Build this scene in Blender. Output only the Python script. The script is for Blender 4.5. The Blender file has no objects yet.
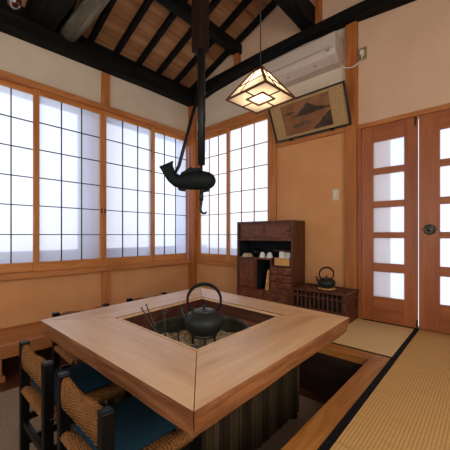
import bpy, bmesh, math, random
from mathutils import Vector, Matrix
random.seed(7)
scene = bpy.context.scene
COL = scene.collection
PI = math.pi
ZO = 1.24            # the lower floor is z = 0 in the finished scene; everything below is written from eye level

# ------------------------------------------------------------------ materials
def lin(c):
    if isinstance(c, str):
        c = tuple(int(c[i:i+2], 16)/255 for i in (0, 2, 4))
    return tuple((x/12.92 if x <= .04045 else ((x+.055)/1.055)**2.4) for x in c) + (1,)

def newmat(name):
    m = bpy.data.materials.new(name); m.use_nodes = True
    nt = m.node_tree; nt.nodes.clear()
    out = nt.nodes.new('ShaderNodeOutputMaterial')
    return m, nt, out

def principled(nt, out, rough=.6, spec=.5, metal=0.0):
    b = nt.nodes.new('ShaderNodeBsdfPrincipled')
    b.inputs['Roughness'].default_value = rough
    b.inputs['Specular IOR Level'].default_value = spec
    b.inputs['Metallic'].default_value = metal
    nt.links.new(b.outputs[0], out.inputs[0])
    return b

def mapping(nt, scale):
    tc = nt.nodes.new('ShaderNodeTexCoord'); mp = nt.nodes.new('ShaderNodeMapping')
    mp.inputs['Scale'].default_value = scale
    nt.links.new(tc.outputs['Object'], mp.inputs[0])
    return mp

def ramp(nt, fac, stops):
    r = nt.nodes.new('ShaderNodeValToRGB')
    el = r.color_ramp.elements
    while len(el) < len(stops): el.new(.5)
    for e, (p, c) in zip(el, stops):
        e.position = p; e.color = lin(c)
    nt.links.new(fac, r.inputs[0])
    return r

def bump(nt, b, h, strength, dist=.01):
    bp = nt.nodes.new('ShaderNodeBump'); bp.inputs['Strength'].default_value = strength
    bp.inputs['Distance'].default_value = dist
    nt.links.new(h, bp.inputs['Height']); nt.links.new(bp.outputs[0], b.inputs['Normal'])

def wood(name, dark, mid, light, axis='Z', scale=9, rough=.5, spec=.4, bstr=.15, detail=5, stretch=.09):
    m, nt, out = newmat(name); b = principled(nt, out, rough, spec)
    s = [scale, scale, scale]; s['XYZ'.index(axis)] = scale*stretch
    mp = mapping(nt, s)
    n = nt.nodes.new('ShaderNodeTexNoise'); n.inputs['Scale'].default_value = 2.2
    n.inputs['Detail'].default_value = detail; n.inputs['Roughness'].default_value = .62
    n.inputs['Distortion'].default_value = .7
    nt.links.new(mp.outputs[0], n.inputs['Vector'])
    r = ramp(nt, n.outputs['Fac'], [(.28, dark), (.5, mid), (.74, light)])
    nt.links.new(r.outputs[0], b.inputs['Base Color'])
    bump(nt, b, n.outputs['Fac'], bstr)
    return m

def noisy(name, stops, scale=30, rough=.8, spec=.2, metal=0.0, bstr=.2, detail=4, bdist=.01):
    m, nt, out = newmat(name); b = principled(nt, out, rough, spec, metal)
    mp = mapping(nt, (1, 1, 1))
    n = nt.nodes.new('ShaderNodeTexNoise'); n.inputs['Scale'].default_value = scale
    n.inputs['Detail'].default_value = detail
    nt.links.new(mp.outputs[0], n.inputs['Vector'])
    r = ramp(nt, n.outputs['Fac'], stops)
    nt.links.new(r.outputs[0], b.inputs['Base Color'])
    bump(nt, b, n.outputs['Fac'], bstr, bdist)
    return m

def plaster(name, a, c, scale=3.0):
    m, nt, out = newmat(name); b = principled(nt, out, .95, .08)
    mp = mapping(nt, (1, 1, 1))
    n = nt.nodes.new('ShaderNodeTexNoise'); n.inputs['Scale'].default_value = scale; n.inputs['Detail'].default_value = 6
    nt.links.new(mp.outputs[0], n.inputs['Vector'])
    r = ramp(nt, n.outputs['Fac'], [(.3, a), (.7, c)])
    nt.links.new(r.outputs[0], b.inputs['Base Color'])
    n2 = nt.nodes.new('ShaderNodeTexNoise'); n2.inputs['Scale'].default_value = 220
    nt.links.new(mp.outputs[0], n2.inputs['Vector'])
    bump(nt, b, n2.outputs['Fac'], .12, .004)
    return m

def stripes(name, stops, axis, freq, rough=.8, spec=.2, bstr=.5, bdist=.004, cross=None, noise=2.0):
    """weave: sine bands across AXIS, broken up by noise"""
    m, nt, out = newmat(name); b = principled(nt, out, rough, spec)
    mp = mapping(nt, (1, 1, 1))
    w = nt.nodes.new('ShaderNodeTexWave'); w.wave_type = 'BANDS'; w.bands_direction = axis
    w.inputs['Scale'].default_value = freq; w.inputs['Distortion'].default_value = noise
    w.inputs['Detail'].default_value = 2; w.inputs['Detail Scale'].default_value = 2.0
    nt.links.new(mp.outputs[0], w.inputs['Vector'])
    fac = w.outputs['Fac']
    if cross:
        n = nt.nodes.new('ShaderNodeTexNoise'); n.inputs['Detail'].default_value = 3
        n.inputs['Scale'].default_value = 1
        mp2 = mapping(nt, cross); nt.links.new(mp2.outputs[0], n.inputs['Vector'])
        mx = nt.nodes.new('ShaderNodeMath'); mx.operation = 'MULTIPLY_ADD'; mx.inputs[1].default_value = .55
        ms = nt.nodes.new('ShaderNodeMath'); ms.operation = 'MULTIPLY'; ms.inputs[1].default_value = .5
        nt.links.new(n.outputs['Fac'], ms.inputs[0])
        nt.links.new(fac, mx.inputs[0]); nt.links.new(ms.outputs[0], mx.inputs[2]); fac = mx.outputs[0]
    r = ramp(nt, fac, stops)
    nt.links.new(r.outputs[0], b.inputs['Base Color'])
    bump(nt, b, fac, bstr, bdist)
    return m

def plain(name, c, rough=.5, spec=.5, metal=0.0):
    m, nt, out = newmat(name); b = principled(nt, out, rough, spec, metal)
    mp = mapping(nt, (1, 1, 1))
    n = nt.nodes.new('ShaderNodeTexNoise'); n.inputs['Scale'].default_value = 40
    nt.links.new(mp.outputs[0], n.inputs['Vector'])
    base = [int(c[i:i+2], 16)/255 for i in (0, 2, 4)]
    r = ramp(nt, n.outputs['Fac'], [(.3, tuple(x*.98 for x in base)), (.7, tuple(min(1, x*1.015) for x in base))])
    nt.links.new(r.outputs[0], b.inputs['Base Color'])
    return m

def pane_mat(name, c, clear):
    m, nt, out = newmat(name)
    t = nt.nodes.new('ShaderNodeBsdfTransparent'); t.inputs[0].default_value = lin(c)
    d = nt.nodes.new('ShaderNodeBsdfTranslucent'); d.inputs[0].default_value = lin(c)
    g = nt.nodes.new('ShaderNodeBsdfGlossy'); g.inputs['Roughness'].default_value = .25
    x = nt.nodes.new('ShaderNodeMixShader'); x.inputs[0].default_value = 1-clear
    y = nt.nodes.new('ShaderNodeMixShader'); y.inputs[0].default_value = .04
    nt.links.new(t.outputs[0], x.inputs[1]); nt.links.new(d.outputs[0], x.inputs[2])
    nt.links.new(x.outputs[0], y.inputs[1]); nt.links.new(g.outputs[0], y.inputs[2])
    nt.links.new(y.outputs[0], out.inputs[0])
    return m

def paper_mat(name, c):
    m, nt, out = newmat(name)
    d = nt.nodes.new('ShaderNodeBsdfTranslucent'); f = nt.nodes.new('ShaderNodeBsdfDiffuse')
    mp = mapping(nt, (1, 1, 1)); n = nt.nodes.new('ShaderNodeTexNoise'); n.inputs['Scale'].default_value = 60
    nt.links.new(mp.outputs[0], n.inputs['Vector'])
    base = [int(c[i:i+2], 16)/255 for i in (0, 2, 4)]
    r = ramp(nt, n.outputs['Fac'], [(.3, tuple(x*.93 for x in base)), (.7, tuple(base))])
    nt.links.new(r.outputs[0], d.inputs[0]); nt.links.new(r.outputs[0], f.inputs[0])
    x = nt.nodes.new('ShaderNodeMixShader'); x.inputs[0].default_value = .35
    nt.links.new(d.outputs[0], x.inputs[1]); nt.links.new(f.outputs[0], x.inputs[2])
    nt.links.new(x.outputs[0], out.inputs[0])
    return m

M = {}
for ax in 'XYZ':
    M['trim'+ax] = wood('trim_wood_'+ax, '9a5a2c', 'b4703a', 'c98a50', ax, 8, .5, .35)
    M['sash'+ax] = wood('sash_wood_'+ax, 'a2602c', 'be783c', 'd09050', ax, 8, .5, .35)
    M['post'+ax] = wood('post_wood_'+ax, '8a4c22', 'a8622e', 'bf7a40', ax, 6, .5, .35)
    M['door'+ax] = wood('door_wood_'+ax, '844420', '9c562c', 'b06838', ax, 5, .42, .45, .05)
    M['beam'+ax] = wood('beam_wood_'+ax, '0a0a08', '121210', '1e1d19', ax, 7, .7, .12, .4)
    M['cab'+ax] = wood('cabinet_wood_'+ax, '34180e', '4e2617', '6a3824', ax, 8, .4, .5)
    M['cabp'+ax] = wood('cabinet_panel_wood_'+ax, '3e1c10', '663620', '8a5434', ax, 16, .4, .5, .15, 8, .35)
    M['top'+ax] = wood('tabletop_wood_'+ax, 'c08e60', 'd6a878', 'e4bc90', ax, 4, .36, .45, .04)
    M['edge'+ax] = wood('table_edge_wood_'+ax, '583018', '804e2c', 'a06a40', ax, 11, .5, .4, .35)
    M['sill'+ax] = wood('sill_wood_'+ax, '7a4418', 'a4662c', 'c08240', ax, 9, .45, .4)
    M['darkw'+ax] = wood('dark_wood_'+ax, '1c1008', '2c1a10', '40281a', ax, 8, .5, .4)
    M['floor'+ax] = wood('floor_wood_'+ax, '3a1c0e', '552c16', '6c3c20', ax, 5, .4, .5)
    M['bench'+ax] = wood('bench_wood_'+ax, '8a5026', 'a66636', 'bd7e4a', ax, 5, .45, .45)
M['inner'] = wood('hearth_box_wood', '34190f', '4c281a', '603826', 'X', 7, .5, .4)
M['shelf'] = wood('hearth_shelf_wood', '6c3a28', '8a5038', 'a06448', 'X', 7, .5, .4)
M['log'] = wood('weathered_log', '4a4638', '6a6452', '8a826c', 'X', 10, .85, .15, .6)
M['roof'] = wood('roof_board', '7a5234', '9c6e48', 'b88a60', 'Y', 4, .8, .15, .15)
M['tan'] = plaster('tan_plaster', 'c88c5a', 'd29866')
M['cream'] = plaster('cream_plaster', 'd2bea6', 'dac8b0')
M['pink'] = plaster('warm_beige_plaster', 'd4ae90', 'dcb898')
M['tatami'] = stripes('tatami_rush', [(.1, 'b08248'), (.5, 'c89a5c'), (.9, 'd4a868')], 'X', 22, .75, .25, .3, .003, (6, 60, 1), 1.0)
M['tatami_x'] = stripes('tatami_rush_across_lit', [(.1, 'd4ac72'), (.5, 'deb87e'), (.9, 'e4c088')], 'Y', 24, .75, .25, .2, .003, (60, 6, 1), 1.0)  # paler rush for the small mat: the doors' light put into its colour
M['heri'] = stripes('black_cloth_edge', [(.1, '0c0d0d'), (.9, '181a1a')], 'Y', 60, .85, .15, .2, .002)
M['rug'] = noisy('rug_pile', [(.3, '776450'), (.7, 'a08a72')], 150, .98, .05, 0, .6)
M['rush'] = stripes('twisted_rush', [(.1, '4a2a10'), (.5, '825228'), (.9, 'a4703e')], 'DIAGONAL', 60, .8, .2, .9, .006, (40, 40, 40), 3)
M['lacquer'] = wood('black_lacquer', '050505', '080808', '0e0d0c', 'Z', 10, .4, .16, .1)
M['teal'] = stripes('teal_cloth', [(.1, '0c222d'), (.9, '14303c')], 'Y', 60, .9, .15, .3, .002)
M['iron'] = noisy('cast_iron', [(.3, '181b17'), (.7, '2e2f28')], 120, .5, .3, .2, .25)
M['ironlid'] = noisy('cast_iron_lid', [(.3, '34342f'), (.7, '55524a')], 60, .5, .5, .4, .15)
M['ironhook'] = noisy('sooty_hook', [(.3, '080d0c'), (.7, '101715')], 60, .6, .15, 0, .3)
M['bamboo'] = wood('sooty_bamboo', '0a0908', '13110e', '1e1b16', 'Z', 8, .45, .25, .1)
M['sootwood'] = wood('sooty_wood', '110805', '1e0e09', '2e170f', 'Z', 8, .5, .2, .2)
M['ash'] = noisy('hearth_ash', [(.3, '8a7454'), (.5, 'c4aa80'), (.75, 'eadfc8')], 38, 1, .02, 0, 1, 8, .03)
M['copper'] = noisy('old_copper', [(.3, '34362c'), (.7, '565648')], 18, .45, .5, .6, .15)
M['ac'] = plain('white_plastic', 'c9b8aa', .5, .35)
M['ac_grey'] = plain('grey_plastic', '8c857d', .5, .4)
M['white'] = plain('glazed_white', 'e0dcd4', .25, .5)
M['cloth'] = plain('folded_cloth', 'c8b89c', .9, .1)
M['paper'] = plain('white_card', 'e4ded2', .8, .1)
M['boxw'] = wood('pale_box_wood', 'b07c40', 'c89452', 'd8aa6a', 'X', 8, .6, .3)
M['brass'] = plain('dark_brass', '4a3a22', .4, .5, .7)
M['pewter'] = noisy('aged_metal', [(.35, '1a1c18'), (.55, '4a4a40'), (.75, '8a8474')], 70, .35, .5, .6, .4)
M['black'] = plain('black_paint', '0e1212', .4, .45)
M['switch'] = plain('beige_plastic', 'cfc0a0', .45, .4)
M['olive'] = plain('olive_plastic', '8a7a52', .5, .4)
M['mat'] = noisy('gold_flecked_paper', [(.35, '9c7c50'), (.6, 'b29264'), (.75, 'c8aa7c')], 90, .7, .2, 0, .1)
M['silk'] = noisy('brown_silk', [(.3, '7a5238'), (.7, '936848')], 7, .8, .15, 0, .05)
M['ink1'] = noisy('dark_ink', [(.3, '352e29'), (.7, '55463a')], 16, .9, .1, 0, .05)
M['ink2'] = noisy('pale_ink', [(.3, '58463a'), (.7, '725844')], 16, .9, .1, 0, .05)
M['greenp'] = noisy('slatted_reed', [(.3, '40331e'), (.7, '5e4c2c')], 20, .7, .25)
M['pale'] = plain('pale_outer_board', 'a9bdee', .9, .1)
M['outtan'] = noisy('outside_tan_screen', [(.35, 'c09858'), (.7, 'dcc08a')], 45, .9, .1)
M['pane'] = pane_mat('frosted_pane', 'f6f8ff', .62)
M['paper_lamp'] = paper_mat('lamp_paper', 'fff2dc')
M['lampwood'] = wood('lamp_frame_wood', '3a1e0c', '5a3216', '744624', 'X', 12, .5, .4)
M['clear'] = pane_mat('clear_glass', '9fb0a8', .85)
M['cavity'] = plain('dark_blue_inside', '14181c', .8, .2)

mb_ = M['greenp']  # slats get strips of two aged reed tones, darkened to hold the shade under the tabletop
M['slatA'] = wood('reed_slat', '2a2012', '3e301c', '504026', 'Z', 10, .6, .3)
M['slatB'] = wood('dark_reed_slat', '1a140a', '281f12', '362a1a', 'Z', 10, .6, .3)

m, nt, out = newmat('bulb_glow')
e = nt.nodes.new('ShaderNodeEmission'); e.inputs[0].default_value = lin('ffd9a0'); e.inputs[1].default_value = 6
nt.links.new(e.outputs[0], out.inputs[0]); M['bulb'] = m

# ------------------------------------------------------------------ mesh builder
class MB:
    def __init__(s): s.v = []; s.f = []; s.mi = []; s.sm = []
    def add(s, vs, fs, mi=0, smooth=False):
        k = len(s.v); s.v += [Vector(v) for v in vs]
        for f in fs: s.f.append([i+k for i in f]); s.mi.append(mi); s.sm.append(smooth)
        return s
    def box(s, x0, x1, y0, y1, z0, z1, mi=0):
        vs = [(x, y, z) for z in (z0, z1) for y in (y0, y1) for x in (x0, x1)]
        return s.add(vs, [(0, 2, 3, 1), (4, 5, 7, 6), (0, 1, 5, 4), (2, 6, 7, 3), (0, 4, 6, 2), (1, 3, 7, 5)], mi)
    def hexa(s, bot, top, mi=0):
        n = len(bot)
        fs = [tuple(range(n))[::-1], tuple(range(n, 2*n))] + [(i, (i+1) % n, (i+1) % n+n, i+n) for i in range(n)]
        return s.add(list(bot)+list(top), fs, mi)
    def bar(s, a, b, w, h, up=(0, 0, 1), mi=0):
        a = Vector(a); b = Vector(b); d = (b-a).normalized(); u = Vector(up)
        r = d.cross(u).normalized(); u = r.cross(d).normalized()
        q = [(-1, -1), (1, -1), (1, 1), (-1, 1)]
        return s.hexa([a+r*(i*w/2)+u*(j*h/2) for i, j in q], [b+r*(i*w/2)+u*(j*h/2) for i, j in q], mi)
    def tube(s, pts, rad, seg=12, mi=0, smooth=True, flat=None, up=(0, 0, 1)):
        pts = [Vector(p) for p in pts]; n = len(pts)
        if not isinstance(rad, (list, tuple)): rad = [rad]*n
        vs = []; pr = None
        for i, p in enumerate(pts):
            d = (pts[min(i+1, n-1)]-pts[max(i-1, 0)]).normalized()
            if pr is None:
                u = Vector(up)
                if abs(d.dot(u)) > .95: u = Vector((1, 0, 0))
                r = d.cross(u).normalized()
            else:
                r = (pr-d*pr.dot(d)).normalized()
            pr = r; u = r.cross(d)
            for k in range(seg):
                a = 2*PI*k/seg; q = rad[i]
                qa, qb = q if isinstance(q, (tuple, list)) else (q, q)
                vs.append(p+r*(math.cos(a)*qa)+u*(math.sin(a)*qb))
        fs = []
        for i in range(n-1):
            for k in range(seg):
                fs.append((i*seg+k, i*seg+(k+1) % seg, (i+1)*seg+(k+1) % seg, (i+1)*seg+k))
        s.add(vs, fs, mi, smooth)
        s.add(vs[:seg], [tuple(range(seg))[::-1]], mi); s.add(vs[-seg:], [tuple(range(seg))], mi)
        return s
    def lathe(s, prof, c=(0, 0, 0), seg=28, mi=0, axis=None, smooth=True):
        c = Vector(c); rot = Matrix.Identity(3) if axis is None else Vector((0, 0, 1)).rotation_difference(Vector(axis)).to_matrix()
        vs = []; idx = []
        for r, z in prof:
            if r < 1e-6: idx.append([len(vs)]*seg); vs.append(c+rot @ Vector((0, 0, z)))
            else:
                idx.append(list(range(len(vs), len(vs)+seg)))
                vs += [c+rot @ Vector((r*math.cos(2*PI*k/seg), r*math.sin(2*PI*k/seg), z)) for k in range(seg)]
        fs = []
        for a, b in zip(idx, idx[1:]):
            for k in range(seg):
                f = [a[k], a[(k+1) % seg], b[(k+1) % seg], b[k]]
                f = list(dict.fromkeys(f))
                if len(f) > 2: fs.append(tuple(f))
        return s.add(vs, fs, mi, smooth)
    def build(s, name, mats, parent=None, bevel=0, segs=2, origin=None):
        if not isinstance(mats, (list, tuple)): mats = [mats]
        if parent is not None:
            off = Vector(parent['_w'])
        elif origin is not None: off = Vector(origin)
        else:
            xs, ys, zs = zip(*s.v); off = Vector(((min(xs)+max(xs))/2, (min(ys)+max(ys))/2, min(zs)))
        me = bpy.data.meshes.new(name); bm = bmesh.new()
        bv = [bm.verts.new(v-off) for v in s.v]
        for f, mi, sm in zip(s.f, s.mi, s.sm):
            try: ff = bm.faces.new([bv[i] for i in f])
            except ValueError: continue
            ff.material_index = mi; ff.smooth = sm
        bmesh.ops.remove_doubles(bm, verts=bm.verts, dist=1e-5) if any(s.sm) else None
        bmesh.ops.recalc_face_normals(bm, faces=bm.faces)
        if bevel:
            es = [e for e in bm.edges if len(e.link_faces) == 2 and e.calc_face_angle(0) > .5]
            bmesh.ops.bevel(bm, geom=es, offset=bevel, segments=segs, profile=.5, affect='EDGES', clamp_overlap=True)
        bm.to_mesh(me); bm.free()
        for mt in mats: me.materials.append(mt)
        o = bpy.data.objects.new(name, me); COL.objects.link(o)
        if parent is not None: o.parent = parent
        else: o.location = off
        o['_w'] = tuple(off)
        return o

def tag(o, label, cat, group=None, kind=None):
    o['label'] = label; o['category'] = cat
    if group: o['group'] = group
    if kind: o['kind'] = kind
    return o
def thing(name, label, cat, loc, group=None):
    o = bpy.data.objects.new(name, None); COL.objects.link(o); o.empty_display_size = .1
    o.location = loc; o['_w'] = tuple(loc)
    return tag(o, label, cat, group)
def struct(o): o['kind'] = 'structure'; return o
def part_label(o, t): o['label'] = t; return o
def copy_tree(o, parent=None):
    c = o.copy(); COL.objects.link(c)
    if parent is not None: c.parent = parent
    for ch in list(o.children): copy_tree(ch, c)
    return c
def box(x0, x1, y0, y1, z0, z1): return MB().box(x0, x1, y0, y1, z0, z1)

FL = -1.24      # lower floor
TA = -.86       # top of the tatami
RX = Vector((.7396, .673, 0))      # direction of the kettle handles
def roofz(x): return 2.30+.36*(x+3.6)

# ------------------------------------------------------------------ the room
struct(box(-3.75, 1.4, -1.75, 3.35, FL-.12, FL).build('floor', M['floorY']))
# raised floor under the mats, with the foot well left open
rf = MB()
rf.box(-3.6, -.62, 2.166, 3.30, FL, TA-.055); rf.box(-.62, 1.35, -1.7, 3.30, FL, TA-.055)
struct(rf.build('raised_floor', M['darkwX']))
s1 = MB().box(-.62, -.513, -1.7, 2.275, TA-.055, TA+.004)
struct(s1.build('trim_1', M['sillY'], bevel=.004))
s2 = MB().box(-3.0, -.622, 2.166, 2.275, TA-.055, TA+.004)
struct(s2.build('trim_2', M['sillX'], bevel=.004))

def mat(x0, x1, y0, y1, along, label, mm):
    t = thing('tatami_mat', label, 'tatami mat', ((x0+x1)/2, (y0+y1)/2, TA-.055), 'tatami mats')
    w = .036
    if along == 'Y':
        box(x0+w, x1-w, y0, y1, TA-.055, TA).build('rush_surface', mm, t)
        for a in (x0, x1-w): part_label(box(a, a+w, y0, y1, TA-.055, TA+.001).build('cloth_edging', M['heri'], t), 'black cloth edging')
    else:
        w = .028
        box(x0, x1, y0+w, y1-w, TA-.055, TA).build('rush_surface', mm, t)
        for a in (y0, y1-w): part_label(box(x0, x1, a, a+w, TA-.055, TA+.001).build('cloth_edging', M['heri'], t), 'black cloth edging')
mat(-.511, .44, 1.207, 3.165, 'Y', 'large straw tatami mat running from the glazed double doors beside the black border', M['tatami'])
mat(-.511, .44, -.76, 1.203, 'Y', 'near tatami mat at the bottom right corner, beyond the faint joint line', M['tatami'])
mat(-2.42, -.513, 2.278, 3.165, 'X', 'smaller tatami mat between lattice chest, foot well and doors', M['tatami_x'])

# left wall with its window opening
def wallpoly(mbx, x0, x1, y0, y1, z0, z1, mi): mbx.box(x0, x1, y0, y1, z0, z1, mi)
w = MB()
w.box(-3.72, -3.6, -1.75, 3.3, FL, -.45, 0); w.box(-3.72, -3.6, -1.75, 3.3, 1.60, 2.42, 1); w.box(-3.72, -3.6, -1.75, .26, -.45, 1.60, 0)
struct(w.build('wall_left', [M['tan'], M['cream']]))
# back wall
w = MB(); y0, y1 = 3.173, 3.29
w.box(-3.6, -2.0, y0, y1, FL, -.45, 0); w.box(-3.6, -2.05, y0, y1, 1.60, 2.30, 1)
w.box(-2.05, -1.06, y0, y1, FL, 1.125, 0); w.box(-2.05, -1.06, y0, y1, 1.125, 2.30, 1)
w.box(-1.06, .04, y0, y1, 1.10, 2.30, 2); w.box(.04, 1.4, y0, y1, FL, 2.30, 2)
w.hexa([(-3.6, y0, 2.29), (1.4, y0, 2.29), (1.4, y1, 2.29), (-3.6, y1, 2.29)], [(-3.6, y0, roofz(-3.6)+.07), (1.4, y0, roofz(1.4)), (1.4, y1, roofz(1.4)), (-3.6, y1, roofz(-3.6)+.07)], 2)
struct(w.build('wall_back', [M['tan'], M['cream'], M['pink']]))
# right wall and the wall behind the viewer, each with an opening added for fill light
w = MB().box(1.36, 1.46, -1.75, 3.3, FL, -.2).box(1.36, 1.46, -1.75, 3.3, 1.5, 4.2).box(1.36, 1.46, -1.75, -1.3, -.2, 1.5).box(1.36, 1.46, 1.5, 3.3, -.2, 1.5)
struct(w.build('wall_right', M['pink']))
w = MB(); w.box(-3.7, 1.4, -1.85, -1.75, FL, -.7); w.box(-3.7, 1.4, -1.85, -1.75, 1.5, 4.2)
w.box(-3.7, -2.9, -1.85, -1.75, -.7, 1.5); w.box(1.0, 1.4, -1.85, -1.75, -.7, 1.5)
struct(w.build('wall_front', M['cream']))

# roof: boards over rafters
rb = MB(); nb = 30; L0, L1 = -3.9, 1.5
for i in range(nb):
    a = L0+(L1-L0)*i/nb; b = L0+(L1-L0)*(i+1)/nb-.006
    rb.hexa([(a, -1.85, roofz(a)+.072), (b, -1.85, roofz(b)+.072), (b, 3.3, roofz(b)+.072), (a, 3.3, roofz(a)+.072)],
            [(a, -1.85, roofz(a)+.092), (b, -1.85, roofz(b)+.092), (b, 3.3, roofz(b)+.092), (a, 3.3, roofz(a)+.092)])
rb.hexa([(L0, -1.85, roofz(L0)+.1), (L1, -1.85, roofz(L1)+.1), (L1, 3.3, roofz(L1)+.1), (L0, 3.3, roofz(L0)+.1)],
        [(L0, -1.85, roofz(L0)+.14), (L1, -1.85, roofz(L1)+.14), (L1, 3.3, roofz(L1)+.14), (L0, 3.3, roofz(L0)+.14)], 1)
struct(rb.build('ceiling', [M['roof'], M['darkwX']]))
for k in range(13):
    y = 3.12-.322*k
    r_ = MB(); xa, xb = -3.72, 1.36
    r_.bar((xa, y, roofz(xa)+.036), (xb, y, roofz(xb)+.036), .052, .072)
    struct(r_.build('rafter', M['beamX'], bevel=.004))
# wall plates (slightly uneven, smoke blackened)
def beam_profile(pts, y0, y1, axis):
    """pts: (along, bottom, top)"""
    b = MB(); n = len(pts); vs = []
    for a, zb, zt in pts:
        for q, z in ((y0, zb), (y1, zb), (y1, zt), (y0, zt)):
            vs.append((a, q, z) if axis == 'X' else (q, a, z))
    fs = [(0, 3, 2, 1), tuple(4*(n-1)+i for i in range(4))]
    for i in range(n-1):
        for k in range(4): fs.append((4*i+k, 4*i+(k+1) % 4, 4*i+4+(k+1) % 4, 4*i+4+k))
    return b.add(vs, fs)
struct(beam_profile([(-1.74, 1.98, 2.18), (.6, 2.015, 2.18), (1.5, 2.04, 2.195), (2.3, 2.06, 2.24), (3.17, 2.06, 2.26)], -3.599, -3.45, 'Y').build('ceiling_beam', M['beamY'], bevel=.014))
struct(beam_profile([(-3.45, 2.09, 2.31), (-3.1, 2.16, 2.33), (-2.2, 2.235, 2.345), (-1.6, 2.245, 2.34), (-1.1, 2.215, 2.33), (-.5, 2.155, 2.31), (1.36, 2.05, 2.28)], 3.05, 3.172, 'X').build('ceiling_beam', M['beamX'], bevel=.014))
# purlin and ridge-side beam running towards the viewer
struct(box(-2.68, -2.56, -1.74, 3.172, 2.53, 2.66).build('ceiling_beam', M['beamY'], bevel=.01))
struct(box(-2.655, -2.585, 3.10, 3.172, 2.33, 2.53).build('trim_3', M['postZ'], bevel=.004))
struct(box(-1.635, -1.47, -1.74, 3.172, 2.385, 2.60).build('ceiling_beam', M['beamY'], bevel=.012))
struct(box(-1.46, -1.40, 3.11, 3.172, 2.32, roofz(-1.46)-.0).build('trim_4', M['postZ'], bevel=.004))
struct(box(-3.5995, -3.58, -1.74, 3.17, 2.17, 2.365).build('trim_27', M['beamY']))
struct(box(-3.56, 1.36, .86, 1.085, 2.19, 2.44).build('ceiling_beam', M['beamX'], bevel=.02))  # made-up dark beam standing in for the shaded roof beside the log
lg = MB(); lpts = []; lr = []
for i in range(12):
    f = i/11; x = -3.56+f*4.9
    lpts.append((x, 1.225+.012*math.sin(i*1.3), 2.235+.05*math.sin(f*3))); lr.append((.086+.03*f+.004*math.sin(i*2.1), .088+.028*f+.004*math.cos(i*1.7)))
lg.tube(lpts, lr, 14)
struct(lg.build('ceiling_beam', M['log']))

# posts and rails of the frame (trim)
def trim(n, b, m_, bev=.004): return struct(b.build('trim_%d' % n, m_, bevel=bev))
trim(5, box(-3.61, -3.56, 1.650, 1.752, FL, -.453), M['trimZ'])           # post between the two bays
trim(10, box(-3.61, -3.56, 1.650, 1.752, 1.621, 2.03), M['trimZ'])
trim(13, box(-3.71, -3.63, 1.62, 1.72, -.387, 1.554), M['trimZ'])
trim(6, box(-3.60, -3.50, 3.075, 3.173, FL, 2.06), M['postZ'])            # corner post
trim(7, box(-2.103, -1.995, 3.142, 3.20, TA, 1.62), M['trimZ'])           # right of the far window
trim(8, box(-1.128, -1.014, 3.12, 3.20, TA, 2.205), M['postZ'])            # by the doors
trim(9, box(-3.62, -3.53, .2, 3.073, -.452, -.388), M['trimY'])           # sills
trim(11, box(-3.498, -2.104, 3.135, 3.19, -.452, -.388), M['trimX'])
trim(12, box(-3.62, -3.54, .2, 3.073, 1.555, 1.62), M['trimY'])           # heads
trim(14, box(-3.498, -2.0, 3.125, 3.19, 1.6205, 1.665), M['trimX'])
trim(26, box(-3.498, -2.104, 3.135, 3.19, 1.555, 1.62), M['trimX'])
trim(15, box(-1.993, -1.13, 3.145, 3.18, 1.10, 1.15), M['trimX'])         # picture rail
trim(16, box(-1.012, -.975, 3.135, 3.20, TA, 1.10), M['doorZ'])           # door jamb
trim(17, box(-1.012, .07, 3.13, 3.20, 1.085, 1.13), M['trimX'])           # door head
trim(18, box(.03, .07, 3.135, 3.20, TA, 1.085), M['doorZ'])
trim(19, box(-.974, .03, 3.166, 3.24, TA-.055, TA+.006), M['darkwX'], .002)    # door sill

# windows: sliding sashes with thin muntins and frosted panes
def window(n, axis, plane, spans, sgn):
    """axis: the way the wall runs; plane: inner face; sgn: +1 when outside is the larger coordinate"""
    def P(a0, a1, d0, d1, z0, z1):
        q0, q1 = sorted((plane+sgn*d0, plane+sgn*d1))
        return (q0, q1, a0, a1, z0, z1) if axis == 'Y' else (a0, a1, q0, q1, z0, z1)
    a0 = min(s_[0] for s_ in spans); a1 = max(s_[1] for s_ in spans)
    org = [(P(a0, a1, 0, .08, -.388, 1.555)[i]+P(a0, a1, 0, .08, -.388, 1.555)[i+1])/2 for i in (0, 2)]
    root = bpy.data.objects.new('window_%d' % n, None); COL.objects.link(root)
    root.location = (org[0], org[1], -.388); root['_w'] = (org[0], org[1], -.388); root['kind'] = 'structure'
    z0, z1 = -.387, 1.553
    sh, sv = M['sash'+axis], M['sashZ']
    for (b0, b1, depth, st, ncol) in spans:
        fr = MB()
        st0, st1 = st
        fr.box(*P(b0, b0+st0, depth, depth+.03, z0, z1), 0); fr.box(*P(b1-st1, b1, depth, depth+.03, z0, z1), 0)
        fr.box(*P(b0+st0, b1-st1, depth, depth+.03, z0, -.29), 1); fr.box(*P(b0+st0, b1-st1, depth, depth+.03, 1.50, z1), 1)
        sash = fr.build('sash', [sv, sh], root, bevel=.002)
        g = MB()
        i0, i1 = b0+st0, b1-st1
        for c in range(1, ncol):
            q = i0+(i1-i0)*c/ncol
            g.box(*P(q-.005, q+.005, depth+.004, depth+.018, -.29, 1.50))
        for r in (1.207, .914, .613, .312, .005):
            g.box(*P(i0, i1, depth+.005, depth+.017, r-.005, r+.005))
        g.build('muntin_grid', M['darkwZ'] if axis == 'Y' else M['postZ'], sash)
        box(*P(i0, i1, depth+.0185, depth+.0225, -.29, 1.50)).build('pane', M['pane'], sash)
        if n == 1 and depth == 0:
            q = b1-st1/2 if b0 < 1 else b0+st0/2
            MB().box(*P(q-.008, q+.008, depth-.002, depth+.004, .27, .33)).build('finger_pull', M['black'], sash)
    return root
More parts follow.
